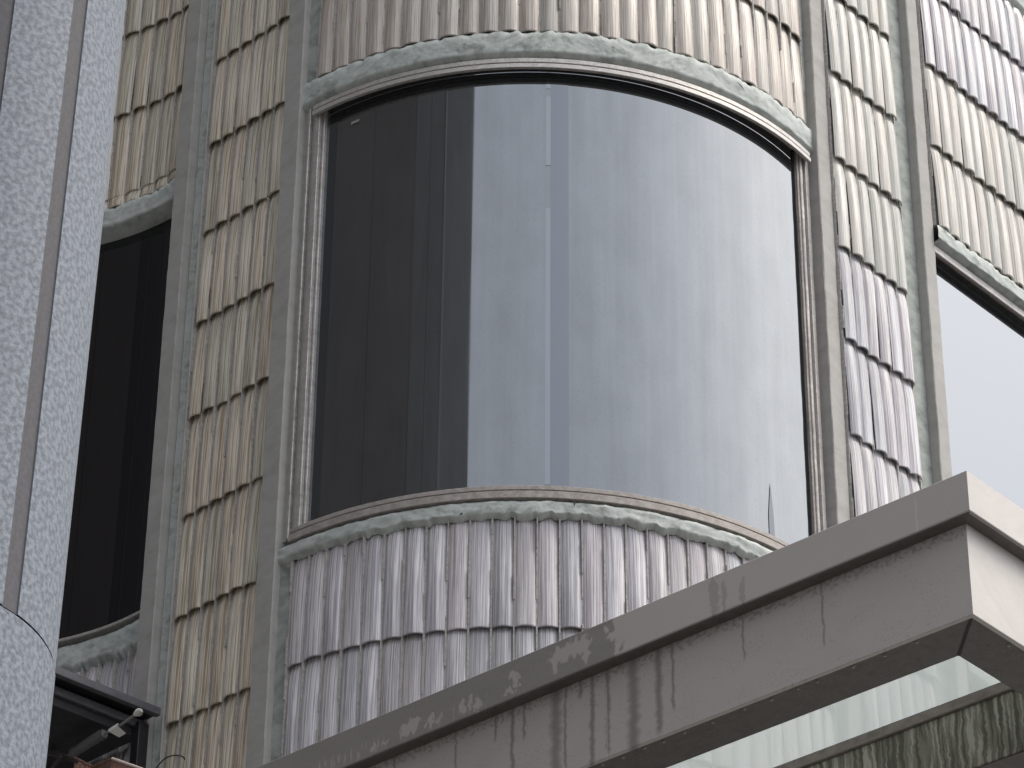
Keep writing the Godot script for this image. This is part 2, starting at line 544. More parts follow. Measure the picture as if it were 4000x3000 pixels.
# columns u0..u1, courses from y_top to y_bottom (lengths of whole courses from `joint`); pick(course) names the glaze
func tile_panel(label: String, f: Callable, u0: float, u1: float, cols: int, joint: float, k0: int, k1: int, cut_top: float, cut_bottom: float, pick: Callable, fin := 0.0150, proud := 0.12, swell := 0.0120) -> void:
	var bed := mb()
	var y_hi := minf(joint - k0 * COURSE + 0.01, cut_top)
	var y_lo := maxf(joint - k1 * COURSE - 0.01, cut_bottom)
	var ua := minf(u0, u1)
	var ub := maxf(u0, u1)
	var unit: float = (f.call(ub, 0.0, 6.0) - f.call(ua, 0.0, 6.0)).length() / (ub - ua)
	sweep_u(bed, f, ua, ub, 0.03 / unit, box_poly(-0.13, -0.0300, y_lo, y_hi))
	# mortar between the columns
	for c in cols + 1:
		var u := lerpf(u0, u1, float(c) / cols)
		for k in range(k0, k1):
			var ya := minf(joint - k * COURSE, cut_top)
			var yb := maxf(joint - (k + 1) * COURSE, cut_bottom)
			var y := ya
			while y > yb + 0.01:
				var len_ := rng.randf_range(0.04, 0.13)
				var ye := maxf(y - len_, yb)
				var wdt := rng.randf_range(0.0026, 0.0042) / unit
				var valley := -0.0285 + fin
				var out := valley + rng.randf_range(-0.002, 0.003) + (0.004 if rng.randf() < proud else 0.0)
				sweep_y(bed, f, [Vector2(u - wdt, -0.050), Vector2(u - wdt * 0.6, out), Vector2(u + wdt * 0.6, out), Vector2(u + wdt, -0.050)], ye, y, 0.5)
				y = ye
	var panel := part("tile_panel", bed, mats.mortar, building, base_at)
	panel.set_meta("label", label)
	var extra := {}
	for k in range(k0, k1):
		for c in cols:
			var u := lerpf(u0, u1, (c + 0.5) / cols)
			var yt := minf(joint - k * COURSE, cut_top)
			var yb := maxf(joint - (k + 1) * COURSE, cut_bottom)
			if yt - yb < 0.04:
				continue
			var du: float = (ub - ua) / cols * 0.5
			var pa: Vector3 = f.call(u - du, 0.0, yt)
			var pb: Vector3 = f.call(u + du, 0.0, yt)
			var wide := (pb - pa).length() * 0.945
			var mid: Vector3 = f.call(u, -0.0285, yt)
			var zax: Vector3 = (f.call(u, 0.5, yt) - mid).normalized()
			var up := 0.018 if yt < cut_top - 0.001 else 0.0
			var length := yt - yb + up
			var variant := rng.randi() % 8
			var key := "%d_%d_%d_%d" % [roundi(wide * 2000.0), roundi(length * 200.0), variant, roundi(swell * 10000.0)]
			var glaze_name: String = pick.call(k)
			var tone := rng.randi() % 4
			var material: Material = mats["glaze_%s_%d" % [glaze_name, tone]]
			if not tile_meshes.has(key):
				tile_meshes[key] = tile_mesh(wide, length, variant, swell)
			var xax := Vector3.UP.cross(zax).normalized()
			var b := Basis(xax, Vector3.UP, zax) * Basis.from_euler(Vector3(rng.randf_range(-0.008, 0.008), rng.randf_range(-0.03, 0.03), rng.randf_range(-0.005, 0.005)))
			if rng.randf() < 0.05:                   # a tile that has slipped or sits crooked
				mid += Vector3.DOWN * rng.randf_range(0.003, 0.008) + zax * rng.randf_range(0.0, 0.003)
				b = b * Basis.from_euler(Vector3(rng.randf_range(0.0, 0.012), 0.0, rng.randf_range(-0.02, 0.02)))
			var tr := Transform3D(b, mid + Vector3.UP * up + zax * rng.randf_range(-0.0015, 0.0015))
			var seen := false
			for q in [0.02, 0.25, 0.5, 0.75, 0.98]:
				if not hidden(project(tr * Vector3(0, -length * q, 0.03))):
					seen = true
			if not seen:
				if not extra.has(material):
					extra[material] = mb()
				var e: Dictionary = extra[material]
				var src: Dictionary = tile_meshes[key]
				var first: int = e.v.size()
				for i in src.v.size():
					e.v.append(tr * src.v[i])
					e.n.append(tr.basis * src.n[i])
				e.t.append_array(src.t)
				for i in src.i:
					e.i.append(first + i)
				continue
			var mk := key + glaze_name + str(tone)
			if not tile_meshes.has(mk):
				tile_meshes[mk] = to_mesh(tile_meshes[key], material)
			var o := MeshInstance3D.new()
			o.name = "tile"
			o.mesh = tile_meshes[mk]
			o.transform = tr
			panel.add_child(o, true)
	if not extra.is_empty():
		var am := ArrayMesh.new()
		for material in extra:
			var arr := []
			arr.resize(Mesh.ARRAY_MAX)
			arr[Mesh.ARRAY_VERTEX] = extra[material].v
			arr[Mesh.ARRAY_NORMAL] = extra[material].n
			arr[Mesh.ARRAY_TEX_UV] = extra[material].t
			arr[Mesh.ARRAY_INDEX] = extra[material].i
			am.add_surface_from_arrays(Mesh.PRIMITIVE_TRIANGLES, arr)
			am.surface_set_material(am.get_surface_count() - 1, material)
		var o := MeshInstance3D.new()
		o.name = "further_tiles"
		o.mesh = am
		o.set_meta("kind", "stuff")
		panel.add_child(o, true)

# hand-trowelled plaster band between y0 and y1 (y1 above); its tile-side edge is ragged
func plaster_band(f: Callable, u0: float, u1: float, y0: float, y1: float, off: float, bulge: float, ragged_top: bool, step: float, unit := 1.0) -> Dictionary:
	var m := mb()
	var count := int(ceil(absf(u1 - u0) / step))
	var rows := 7
	var pts := []
	for i in count + 1:
		var u := lerpf(u0, u1, float(i) / count)
		var col := []
		var rag := 0.010 * noise.get_noise_2d(u * unit * 14.0, 3.0) + 0.006 * noise.get_noise_2d(u * unit * 45.0, 9.0)
		for j in rows + 1:
			var t := float(j) / rows
			var y := lerpf(y0, y1, t)
			if ragged_top:
				y += rag * t
			else:
				y += rag * (1.0 - t)
			var o := off + bulge * minf(1.0, 2.2 * sin(PI * clampf(t, 0.04, 0.96))) + 0.004 * noise.get_noise_2d(u * unit * 6.0, t * 1.5 + 20.0) + 0.0016 * noise.get_noise_2d(u * unit * 24.0, t * 5.0 + 50.0)
			if (j == 0 and not ragged_top) or (j == rows and ragged_top):
				o = off - 0.010                      # feathered out onto the tiles
			elif j == 0 or j == rows:
				o = off - 0.05
			col.append(f.call(u, o, y))
		pts.append(col)
	var nrm := []
	for i in count + 1:
		var col := []
		for j in rows + 1:
			var du: Vector3 = pts[mini(i + 1, count)][j] - pts[maxi(i - 1, 0)][j]
			var dv: Vector3 = pts[i][mini(j + 1, rows)] - pts[i][maxi(j - 1, 0)]
			var n := du.cross(dv).normalized()
			var uu := lerpf(u0, u1, float(i) / count)
			var o: Vector3 = f.call(uu, 1.0, y0) - f.call(uu, 0.0, y0)
			if n.dot(o) < 0.0:
				n = -n
			col.append(n)
		nrm.append(col)
	for i in count:
		for j in rows:
			quad_n(m, [pts[i][j], pts[i + 1][j], pts[i + 1][j + 1], pts[i][j + 1]], [nrm[i][j], nrm[i + 1][j], nrm[i + 1][j + 1], nrm[i][j + 1]])
	return m

func pane(f: Callable, u0: float, u1: float, y0: float, y1: float, off: float, step: float) -> Dictionary:
	var m := mb()
	var count := maxi(1, int(ceil((u1 - u0) / step)))
	for i in count:
		var p := []
		var n := []
		for e in [[i, y0], [i + 1, y0], [i + 1, y1], [i, y1]]:
			var u := lerpf(u0, u1, float(e[0]) / count)
			p.append(f.call(u, off, e[1]))
			n.append((f.call(u, 1.0, e[1]) - f.call(u, 0.0, e[1])).normalized())
		var a := float(i) / count
		var b := float(i + 1) / count
		quad_n(m, p, n, [Vector2(a, 1), Vector2(b, 1), Vector2(b, 0), Vector2(a, 0)])
	# its back, 8 mm behind, so that it has a thickness
	for i in count:
		var p := []
		var n := []
		for e in [[i, y0], [i + 1, y0], [i + 1, y1], [i, y1]]:
			var u := lerpf(u0, u1, float(e[0]) / count)
			p.append(f.call(u, off - 0.008, e[1]))
			n.append((f.call(u, 0.0, e[1]) - f.call(u, 1.0, e[1])).normalized())
		quad_n(m, p, n)
	return m

func window_node(label: String) -> Node3D:
	var o := Node3D.new()
	o.name = "window"
	building.add_child(o, true)
	o.position = -base_at
	o.set_meta("label", label)
	return o

func make_building() -> void:
	base_at = w3(CENTER, -EYE)
	building = thing("corner_building", base_at, "corner building clad in streaked half-round tiles with a curved window", "building")
	var far_joint := TOP - 0.097
	var hi := TOP + 3.0 * COURSE + 0.02
	var lo := TOP - 12.0 * COURSE
	# --- tiles
	tile_panel("warm tan streaked tiles on the narrow flat panel", on_left, 0.4745, 0.0843, 6, TOP, -3, 11, 99.0, -99.0, func(_k): return "tan")
	tile_panel("pinkish beige tiles above the curved window", on_corner, -41.37, 52.71, 28, TOP, -3, 1, 99.0, TOP - COURSE + 0.002, func(_k): return "rose")
	tile_panel("lilac grey tiles below the curved window", on_corner, -41.37, 52.71, 28, TOP, 6, 11, TOP - 6.0 * COURSE + 0.004, -99.0, func(_k): return "lilac", 0.0160, 0.35)
	tile_panel("cream tiles turning lilac lower down", on_right, 0.2545, 0.6415, 6, far_joint, -3, 9, 99.0, -99.0, func(k): return "cream" if k < 2 else "lilac", 0.007, 0.12, 0.0148)
	tile_panel("lilac over cream tiles above the flat window", on_far, 0.832, 2.264, 22, far_joint, -3, 2, 8.885, 7.428, func(k): return "lilac" if k < -1 else "cream", 0.007, 0.12, 0.0148)
	tile_panel("lilac tiles below the flat window", on_far, 0.832, 2.264, 22, far_joint, 6, 9, 5.585, -99.0, func(_k): return "lilac")
	tile_panel("shaded brown tiles above the hollow window", on_bay, 1.29, 0.63, 10, TOP, -3, 2, 99.0, 7.468, func(_k): return "tan")
	tile_panel("shaded lilac tiles below the hollow window", on_bay, 1.29, 0.63, 10, TOP, 6, 11, 5.565, -99.0, func(_k): return "lilac")
	# --- pilasters
	var m := mb()
	sweep_y(m, on_left, pillar_poly(0.5386, 0.6123, -0.16, 0.015), lo, hi, 0.04, 0.0012)
	var p := part("pilaster", m, mats.pilaster, building, base_at)
	m = mb()
	sweep_y(m, on_left, pillar_poly(0.4835, 0.5384, -0.16, -0.020), lo, hi, 0.04, 0.0012)
	part("plaster_strip", m, mats.plaster, building, base_at)
	m = mb()
	sweep_y(m, on_left, pillar_poly(0.4765, 0.4832, -0.10, -0.004), lo, hi, 0.05, 0.001)
	part("mortar_bead", m, mats.pilaster, building, base_at)
	m = mb()
	sweep_y(m, on_left, pillar_poly(-0.0247, 0.0560, -0.16, 0.020), lo, hi, 0.04, 0.0012)
	part("pilaster", m, mats.pilaster, building, base_at)
	m = mb()
	sweep_y(m, on_left, pillar_poly(0.0563, 0.0835, -0.16, -0.012, 0.002), lo, hi, 0.05, 0.0018)
	part("mortar_bead", m, mats.mortar, building, base_at)
	m = mb()
	sweep_y(m, on_right, pillar_poly(0.1785, 0.2490, -0.16, -0.030), lo, hi, 0.04, 0.0014)
	part("pilaster", m, mats.pilaster, building, base_at)
	m = mb()
	sweep_y(m, on_right, pillar_poly(0.2492, 0.2560, -0.16, -0.036, 0.001), lo, hi, 0.04, 0.0020)
	part("plaster_strip", m, mats.plaster, building, base_at)
	m = mb()
	sweep_y(m, on_right, pillar_poly(0.6410, 0.7465, -0.16, -0.042), lo, hi, 0.04, 0.0020)
	part("plaster_strip", m, mats.patina, building, base_at)
	m = mb()
	sweep_y(m, on_right, pillar_poly(0.7470, 0.8126, -0.16, -0.005), lo, hi, 0.04, 0.0014)
	part("pilaster", m, mats.pilaster, building, base_at)
	m = mb()
	sweep_y(m, on_right, pillar_poly(0.8128, 0.8330, -0.16, -0.022), 7.41, hi, 0.04, 0.0018)
	part("plaster_strip", m, mats.plaster, building, base_at)
	# plaster edge strips beside the curved wall's tiles
	for e in [[-46.2, -41.6, SILL - 0.10 - 4.0, SILL - 0.05], [-46.2, -41.6, TOP - COURSE - 0.05, hi], [52.75, 54.2, lo, SILL - 0.05], [52.75, 54.2, TOP - COURSE - 0.05, hi]]:
		m = mb()
		sweep_y(m, on_corner, [Vector2(e[0], -0.15), Vector2(e[0], -0.016), Vector2((e[0] + e[1]) * 0.5, -0.014), Vector2(e[1], -0.018), Vector2(e[1], -0.15)], e[2], e[3], 0.04, 0.0015)
		part("plaster_strip", m, mats.patina, building, base_at)
	# --- curved window
	var win := window_node("tall curved pane mirroring the sky and a dark block")
	part("pane", pane(on_corner, -42.0, 52.0, SILL - 0.03, HEAD + 0.0438, -0.040, 1.0), mats.coated_glass, win)
	# mirrored bands put into coloured strips, a sticker and a torn lap on the pane
	var mirror_dark := mat("mirror_dark", srgb(0.180, 0.194, 0.214), 0.04, 0.9)
	var mirror_pale := mat("mirror_pale", srgb(0.238, 0.252, 0.268), 0.04, 0.9)
	part("mirror_strip", pane(on_corner, 0.96, 3.9, SILL - 0.02, HEAD - 0.02, -0.0388, 1.0), mirror_dark, win)
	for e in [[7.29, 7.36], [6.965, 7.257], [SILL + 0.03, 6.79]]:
		part("mirror_strip", pane(on_corner, 0.12, 0.93, e[0], e[1], -0.0388, 1.0), mirror_pale, win)
	var stick := mb()
	quad(stick, on_corner(-34.44, -0.0375, 7.268), on_corner(-32.77, -0.0375, 7.270), on_corner(-32.77, -0.0375, 7.282), on_corner(-34.44, -0.0375, 7.280), on_corner(-33, 1.0, 7.0) - on_corner(-33, 0.0, 7.0))
	part("sticker", stick, mats.rusty_frame, win)
	var tear := mb()
	var tear_out := on_corner(40, 1.0, 7.0) - on_corner(40, 0.0, 7.0)
	quad(tear, on_corner(39.93, -0.0380, 5.924), on_corner(39.32, -0.0380, 5.80), on_corner(40.42, -0.0380, 5.80), on_corner(39.93, -0.0380, 5.924), tear_out)
	quad(tear, on_corner(39.32, -0.0380, 5.80), on_corner(39.30, -0.0380, 5.70), on_corner(40.55, -0.0380, 5.70), on_corner(40.42, -0.0380, 5.80), tear_out)
	part("torn_film", tear, mat("tear_dark", srgb(0.135, 0.143, 0.158), 0.1, 0.9), win)
	m = mb()
	sweep_u(m, on_corner, -41.2, 52.4, 1.0, box_poly(-0.006, 0.006, HEAD, HEAD + 0.0185))
	part("frame_head", m, mats.frame, win)
	m = mb()
	sweep_u(m, on_corner, -41.2, 52.4, 1.0, box_poly(-0.046, -0.0065, HEAD + 0.0440, HEAD + 0.0490))
	part("head_recess", m, mats.rusty_frame, win)
	m = mb()
	sweep_u(m, on_corner, -41.2, 52.4, 1.0, box_poly(-0.0064, -0.004, HEAD + 0.0190, HEAD + 0.0240))
	part("gasket", m, mats.rubber_and_gap_shade, win)
	m = mb()
	sweep_u(m, on_corner, -41.2, 52.4, 1.0, box_poly(-0.0064, 0.003, HEAD + 0.0245, HEAD + 0.0430))
	part("frame_head", m, mats.frame, win)
	m = mb()
	sweep_u(m, on_corner, -41.4, 52.4, 1.0, box_poly(-0.05, 0.004, SILL - 0.016, SILL))
	part("frame_sill", m, mats.rusty_frame, win)
	m = mb()
	sweep_u(m, on_corner, -41.4, 52.4, 1.0, box_poly(-0.05, 0.001, SILL - 0.0195, SILL - 0.0165))
	part("gasket", m, mats.rubber_and_gap_shade, win)
	m = mb()
	sweep_u(m, on_corner, -41.6, 52.4, 1.0, box_poly(-0.05, 0.006, SILL - 0.046, SILL - 0.020))
	part("frame_sill", m, mats.rusty_frame, win)
	# jambs: flat strip, then beads towards the glass; the black one is painted gap shade
	for e in [[-46.0, -42.95, -0.018, "pilaster"], [-42.9, -42.35, -0.010, "frame"], [-42.3, -41.5, -0.022, "pilaster"], [-41.45, -40.25, -0.012, "frame"], [-40.2, -39.7, -0.026, "frame"], [50.0, 50.4, -0.032, "rubber_and_gap_shade"], [50.45, 50.95, -0.027, "rusty_frame"], [50.95, 51.6, -0.020, "frame"], [51.65, 52.1, -0.026, "rusty_frame"], [52.15, 53.1, -0.014, "frame"], [53.15, 54.2, -0.022, "rusty_frame"]]:
		m = mb()
		sweep_y(m, on_corner, [Vector2(e[0], -0.10), Vector2(e[0], e[2] - 0.002), Vector2(e[0] + 0.1, e[2]), Vector2(e[1] - 0.1, e[2]), Vector2(e[1], e[2] - 0.002), Vector2(e[1], -0.10)], SILL - 0.02, HEAD + 0.05, 0.05, 0.0012)
		part("jamb", m, mats[e[3]], win)
	part("plaster_head", plaster_band(on_corner, -43.8, 54.0, HEAD + 0.0435, TOP - COURSE + 0.008, -0.008, 0.009, true, 0.5, 0.0206), mats.plaster, building, base_at)
	part("plaster_sill", plaster_band(on_corner, -43.8, 54.0, TOP - 6.0 * COURSE - 0.004, SILL - 0.0465, -0.008, 0.010, false, 0.5, 0.0206), mats.plaster, building, base_at)
	for e in [[33.9, 7.478, 35.6, 7.452, 0.004], [4.35, 5.612, 4.5, 5.642, 0.0032], [-12.6, 5.588, -12.0, 5.594, 0.004]]:
		var chip := mb()
		var ca := on_corner(e[0], 0.0075, e[1])
		var cb := on_corner(e[2], 0.0075, e[3])
		var cw: Vector3 = (cb - ca).cross(on_corner(e[0], 1.0, e[1]) - ca).normalized() * e[4]
		quad(chip, ca, (ca + cb) * 0.5 + cw, cb, (ca + cb) * 0.5 - cw, on_corner(e[0], 1.0, e[1]) - ca)
		part("chip", chip, mats.rubber_and_gap_shade, building, base_at)
	# --- flat window of the right wing
	var fh := 7.312
	win = window_node("flat pane mirroring the pale sky")
	part("pane", pane(on_far, 0.79, 2.30, SILL - 0.03, fh + 0.0308, -0.066, 2.0), mats.clean_glass, win)
	m = mb()
	sweep_u(m, on_far, 0.8132, 2.29, 0.3, box_poly(-0.036, -0.026, fh, fh + 0.030))
	part("frame_head", m, mats.frame, win)
	m = mb()
	sweep_u(m, on_far, 0.8132, 2.29, 0.3, box_poly(-0.067, -0.0365, fh + 0.0310, fh + 0.0350))
	part("head_recess", m, mats.rusty_frame, win)
	m = mb()
	sweep_u(m, on_far, 0.8132, 2.29, 0.3, box_poly(-0.065, -0.026, SILL - 0.046, SILL))
	part("frame_sill", m, mats.rusty_frame, win)
	m = mb()
	sweep_y(m, on_far, pillar_poly(0.8130, 0.8480, -0.10, -0.052), SILL - 0.02, fh + 0.05, 0.05, 0.001)
	part("jamb", m, mats.pilaster, win)
	part("plaster_head", plaster_band(on_far, 0.8132, 2.30, fh + 0.0305, 7.430, -0.022, 0.018, true, 0.01), mats.plaster, building, base_at)
	part("plaster_sill", plaster_band(on_far, 0.8132, 2.30, 5.58, SILL - 0.0465, -0.032, 0.014, false, 0.01), mats.plaster, building, base_at)
	part("plaster_sill", plaster_band(on_far, 0.8132, 2.30, 8.88, 9.02, -0.032, 0.020, false, 0.01), mats.plaster, building, base_at)
	# --- window in the hollow bay of the left wing
	win = window_node("black hollow-curved pane between the post and the pilaster")
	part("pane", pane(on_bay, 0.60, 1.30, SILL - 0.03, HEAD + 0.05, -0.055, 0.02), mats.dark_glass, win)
	m = mb()
	sweep_u(m, on_bay, 0.62, 1.29, 0.02, box_poly(-0.05, 0.004, SILL - 0.012, SILL))
	part("frame_sill", m, mats.frame, win)
	part("plaster_head", plaster_band(on_bay, 0.62, 1.29, 7.352, 7.474, -0.012, 0.016, true, 0.008), mats.plaster, building, base_at)
	part("plaster_sill", plaster_band(on_bay, 0.62, 1.29, 5.555, SILL - 0.0125, -0.016, 0.012, false, 0.008), mats.plaster, building, base_at)
	# --- the rest of the house, out of the frame: wings, upper storeys and the walls down to the pavement
	m = mb()
	var core := [on_left(1.31, 0.20, 0.0), on_left(1.31, -0.14, 0.0), on_left(0.0, -0.16, 0.0)]
	for d in range(-46, 56, 6):
		core.append(on_corner(d, -0.16, 0.0))
	core.append_array([on_right(0.1, -0.16, 0.0), on_right(12.0, -0.16, 0.0), on_right(12.0, -9.0, 0.0), on_left(12.0, -9.0, 0.0), on_left(12.0, 0.20, 0.0)])
	wall_loop(m, core, -EYE, 16.0)
	part("wall", m, mats.pilaster, building, base_at)
	for e in [[-1.6, lo], [hi, 16.0]]:
		m = mb()
		var ring := [on_left(1.30, 0.0, 0.0), on_left(0.0, 0.0, 0.0)]
		for d in range(-44, 54, 6):
			ring.append(on_corner(d, 0.0, 0.0))
		ring.append_array([on_right(0.1, 0.0, 0.0), on_right(2.31, 0.0, 0.0), on_right(2.31, -0.15, 0.0), on_right(0.1, -0.15, 0.0)])
		for d in range(52, -46, -6):
			ring.append(on_corner(d, -0.15, 0.0))
		ring.append_array([on_left(0.0, -0.15, 0.0), on_left(1.30, -0.13, 0.0)])
		wall_loop(m, ring, e[0], e[1])
		part("wall", m, mats.plaster, building, base_at)
	m = mb()
	sweep_y(m, on_right, pillar_poly(2.32, 11.9, -0.15, 0.0), -EYE, 16.0, 40.0)
	part("wall", m, mats.plaster, building, base_at)

func wall_loop(m: Dictionary, pts: Array, y0: float, y1: float) -> void:
	var c := Vector3.ZERO
	for q in pts:
		c += q
	c /= pts.size()
	var area := 0.0
	for i in pts.size():
		var a: Vector3 = pts[i]
		var b: Vector3 = pts[(i + 1) % pts.size()]
		area += a.x * b.z - b.x * a.z
	for i in pts.size():
		var a: Vector3 = pts[i]
		var b: Vector3 = pts[(i + 1) % pts.size()]
		var d := b - a
		var n := Vector3(d.z, 0, -d.x) * signf(area)
		quad(m, Vector3(a.x, y0 + EYE, a.z), Vector3(b.x, y0 + EYE, b.z), Vector3(b.x, y1 + EYE, b.z), Vector3(a.x, y1 + EYE, a.z), n)

# ---------------------------------------------------------------- canopy
# weathered paint for a long narrow face: u runs 0..span metres from the corner, v down
func stained(called: String, span: float, height: float, ground: Color, dirt: Color, pale: Color, how: Callable, rough: float, metal: float, w := 1400) -> StandardMaterial3D:
	var h := maxi(64, int(w * height / span))
	var im := Image.create(w, h, false, Image.FORMAT_RGB8)
	for y in h:
		for x in w:
			var u := span * (x + 0.5) / w
			var v := height * (y + 0.5) / h
			var k: Vector2 = how.call(u, v)      # x: dirt, y: pale scale
			var c := ground.lerp(dirt, clampf(k.x, 0, 1)).lerp(pale, clampf(k.y, 0, 1))
			im.set_pixel(x, y, c.linear_to_srgb())
	var m := mat(called, Color.WHITE, rough, metal)
	m.albedo_texture = image_tex(im)
	m.texture_repeat = false
	return m

func bump_at(x: float, c: float, w: float) -> float:
	return clampf(1.3 - absf(x - c) / w, 0.0, 1.0)

func blob(u: float, v: float, c: Array) -> float:      # c: centre u, centre v, half length, half height, raggedness
	var wu: float = u + 0.010 * c[4] * noise.get_noise_2d(u * 38.0 + c[0] * 90.0, v * 38.0)
	var wv: float = v + 0.012 * c[4] * noise.get_noise_2d(u * 50.0, v * 22.0 + c[0] * 60.0)
	var q := Vector2((wu - c[0]) / c[2], (wv - c[1]) / c[3])
	return clampf((1.0 - q.length()) * 7.0, 0.0, 1.0)

func cap_marks(u: float, v: float) -> Vector2:
	var n1 := noise.get_noise_2d(u * 7.0, v * 12.0 + 4.0)
	var n3 := noise.get_noise_2d(u * 160.0, v * 60.0)
	# the damp stretch begins about 0.85 m from the corner; pale dry islands and runs are left in it
	var edge := 0.850 - 0.35 * (v - 0.045) + 0.030 * noise.get_noise_2d(u * 30.0, v * 22.0 + 7.0)
	var wet := clampf((u - edge) * 90.0, 0.0, 1.0)
	var dry := 0.0
	for c in [[0.965, 0.034, 0.062, 0.022, 1.0], [0.925, 0.055, 0.010, 0.030, 0.6], [1.005, 0.060, 0.008, 0.018, 0.6], [1.115, 0.040, 0.016, 0.012, 1.0], [1.108, 0.058, 0.008, 0.016, 1.0], [1.125, 0.072, 0.014, 0.007, 0.8], [1.215, 0.070, 0.012, 0.010, 1.4], [1.235, 0.060, 0.005, 0.020, 1.0], [1.255, 0.062, 0.010, 0.019, 0.7], [1.345, 0.062, 0.020, 0.013, 1.6], [1.400, 0.058, 0.030, 0.019, 1.0], [1.470, 0.070, 0.008, 0.008, 1.2], [1.505, 0.074, 0.006, 0.008, 1.0]]:
		dry = maxf(dry, blob(u, v, c))
	if u > 1.18:
		dry = maxf(dry, clampf((noise.get_noise_2d(u * 70.0, v * 9.0 + 80.0) - 0.40) * 12.0, 0.0, 1.0) * bump_at(v, 0.068, 0.018) * 0.8)
	var d := wet * (1.0 - dry * 0.8)
	# a few damp runs left on the dry side
	for c in [[0.60, 0.050, 0.014, 0.050, 0.8], [0.575, 0.060, 0.006, 0.040, 0.5], [0.530, 0.062, 0.008, 0.034, 0.6]]:
		d = maxf(d, blob(u, v, c) * 0.55)
	var p := 0.55 * bump_at(u, 0.118 + 0.0015 * n1, 0.0026) * clampf((v - 0.012) * 60.0, 0, 1)
	return Vector2(d * 0.58 + 0.05 * n3 + 0.03 * n1, p)

func fascia_marks(u: float, v: float) -> Vector2:
	var n1 := noise.get_noise_2d(u * 6.0, v * 8.0 + 14.0)
	var n3 := noise.get_noise_2d(u * 120.0, v * 120.0)
	var d := 0.0
	for r in [[0.335, 0.0028, 0.15], [0.525, 0.0030, 0.11], [0.70, 0.0040, 0.16], [0.735, 0.010, 0.20], [0.80, 0.015, 0.22], [0.865, 0.006, 0.2], [0.905, 0.0065, 0.22], [0.935, 0.006, 0.05], [1.00, 0.015, 0.22], [0.975, 0.004, 0.2], [1.085, 0.004, 0.09], [1.115, 0.0055, 0.22], [1.16, 0.004, 0.07], [1.27, 0.003, 0.12], [1.44, 0.004, 0.14]]:
		var wob := 0.0025 * noise.get_noise_2d(v * 22.0, r[0] * 50.0) + 0.002 * noise.get_noise_2d(v * 70.0, r[0] * 90.0)
		var fade := clampf((r[2] - v) * 60.0, 0.0, 1.0)
		d = maxf(d, bump_at(u + wob, r[0], r[1] * (1.0 + 0.35 * noise.get_noise_2d(v * 30.0, r[0] * 70.0))) * fade * 0.62)
	# grime flecks, crowded under the cap
	var n4 := noise.get_noise_2d(u * 60.0, v * 75.0 + 9.0)
	var crowd := 0.30 - 0.5 * clampf(1.0 - v / 0.028, 0.0, 1.0)
	d = maxf(d, clampf((n4 - crowd) * 5.0, 0.0, 1.0) * (0.42 if v < 0.028 else 0.0))
	if n3 > 0.50 and noise.get_noise_2d(u * 9.0, v * 9.0 + 70.0) > 0.0:
		d = maxf(d, clampf((n3 - 0.50) * 8.0, 0, 1) * 0.35)
	d += 0.05 * n1
	var p := 0.5 * bump_at(u + 0.002 * noise.get_noise_2d(v * 30.0, 5.0), 0.868, 0.0022) * clampf((v - 0.03) * 60.0, 0, 1)
	return Vector2(d, p)

func board_marks(u: float, v: float) -> Vector2:
	var wob := 0.004 * noise.get_noise_2d(u * 8.0, v * 14.0) + 0.002 * noise.get_noise_2d(u * 30.0, v * 40.0)
	var s := noise.get_noise_2d((u + wob) * 52.0, v * 2.5 + 9.0)
	var s2 := noise.get_noise_2d((u + wob) * 120.0, v * 5.0 + 90.0)
	var k := s + 0.5 * s2
	return Vector2(clampf((k - 0.02) * 2.6, 0, 1) * 0.85, clampf((-k - 0.24) * 4.0, 0, 1) * 0.8)

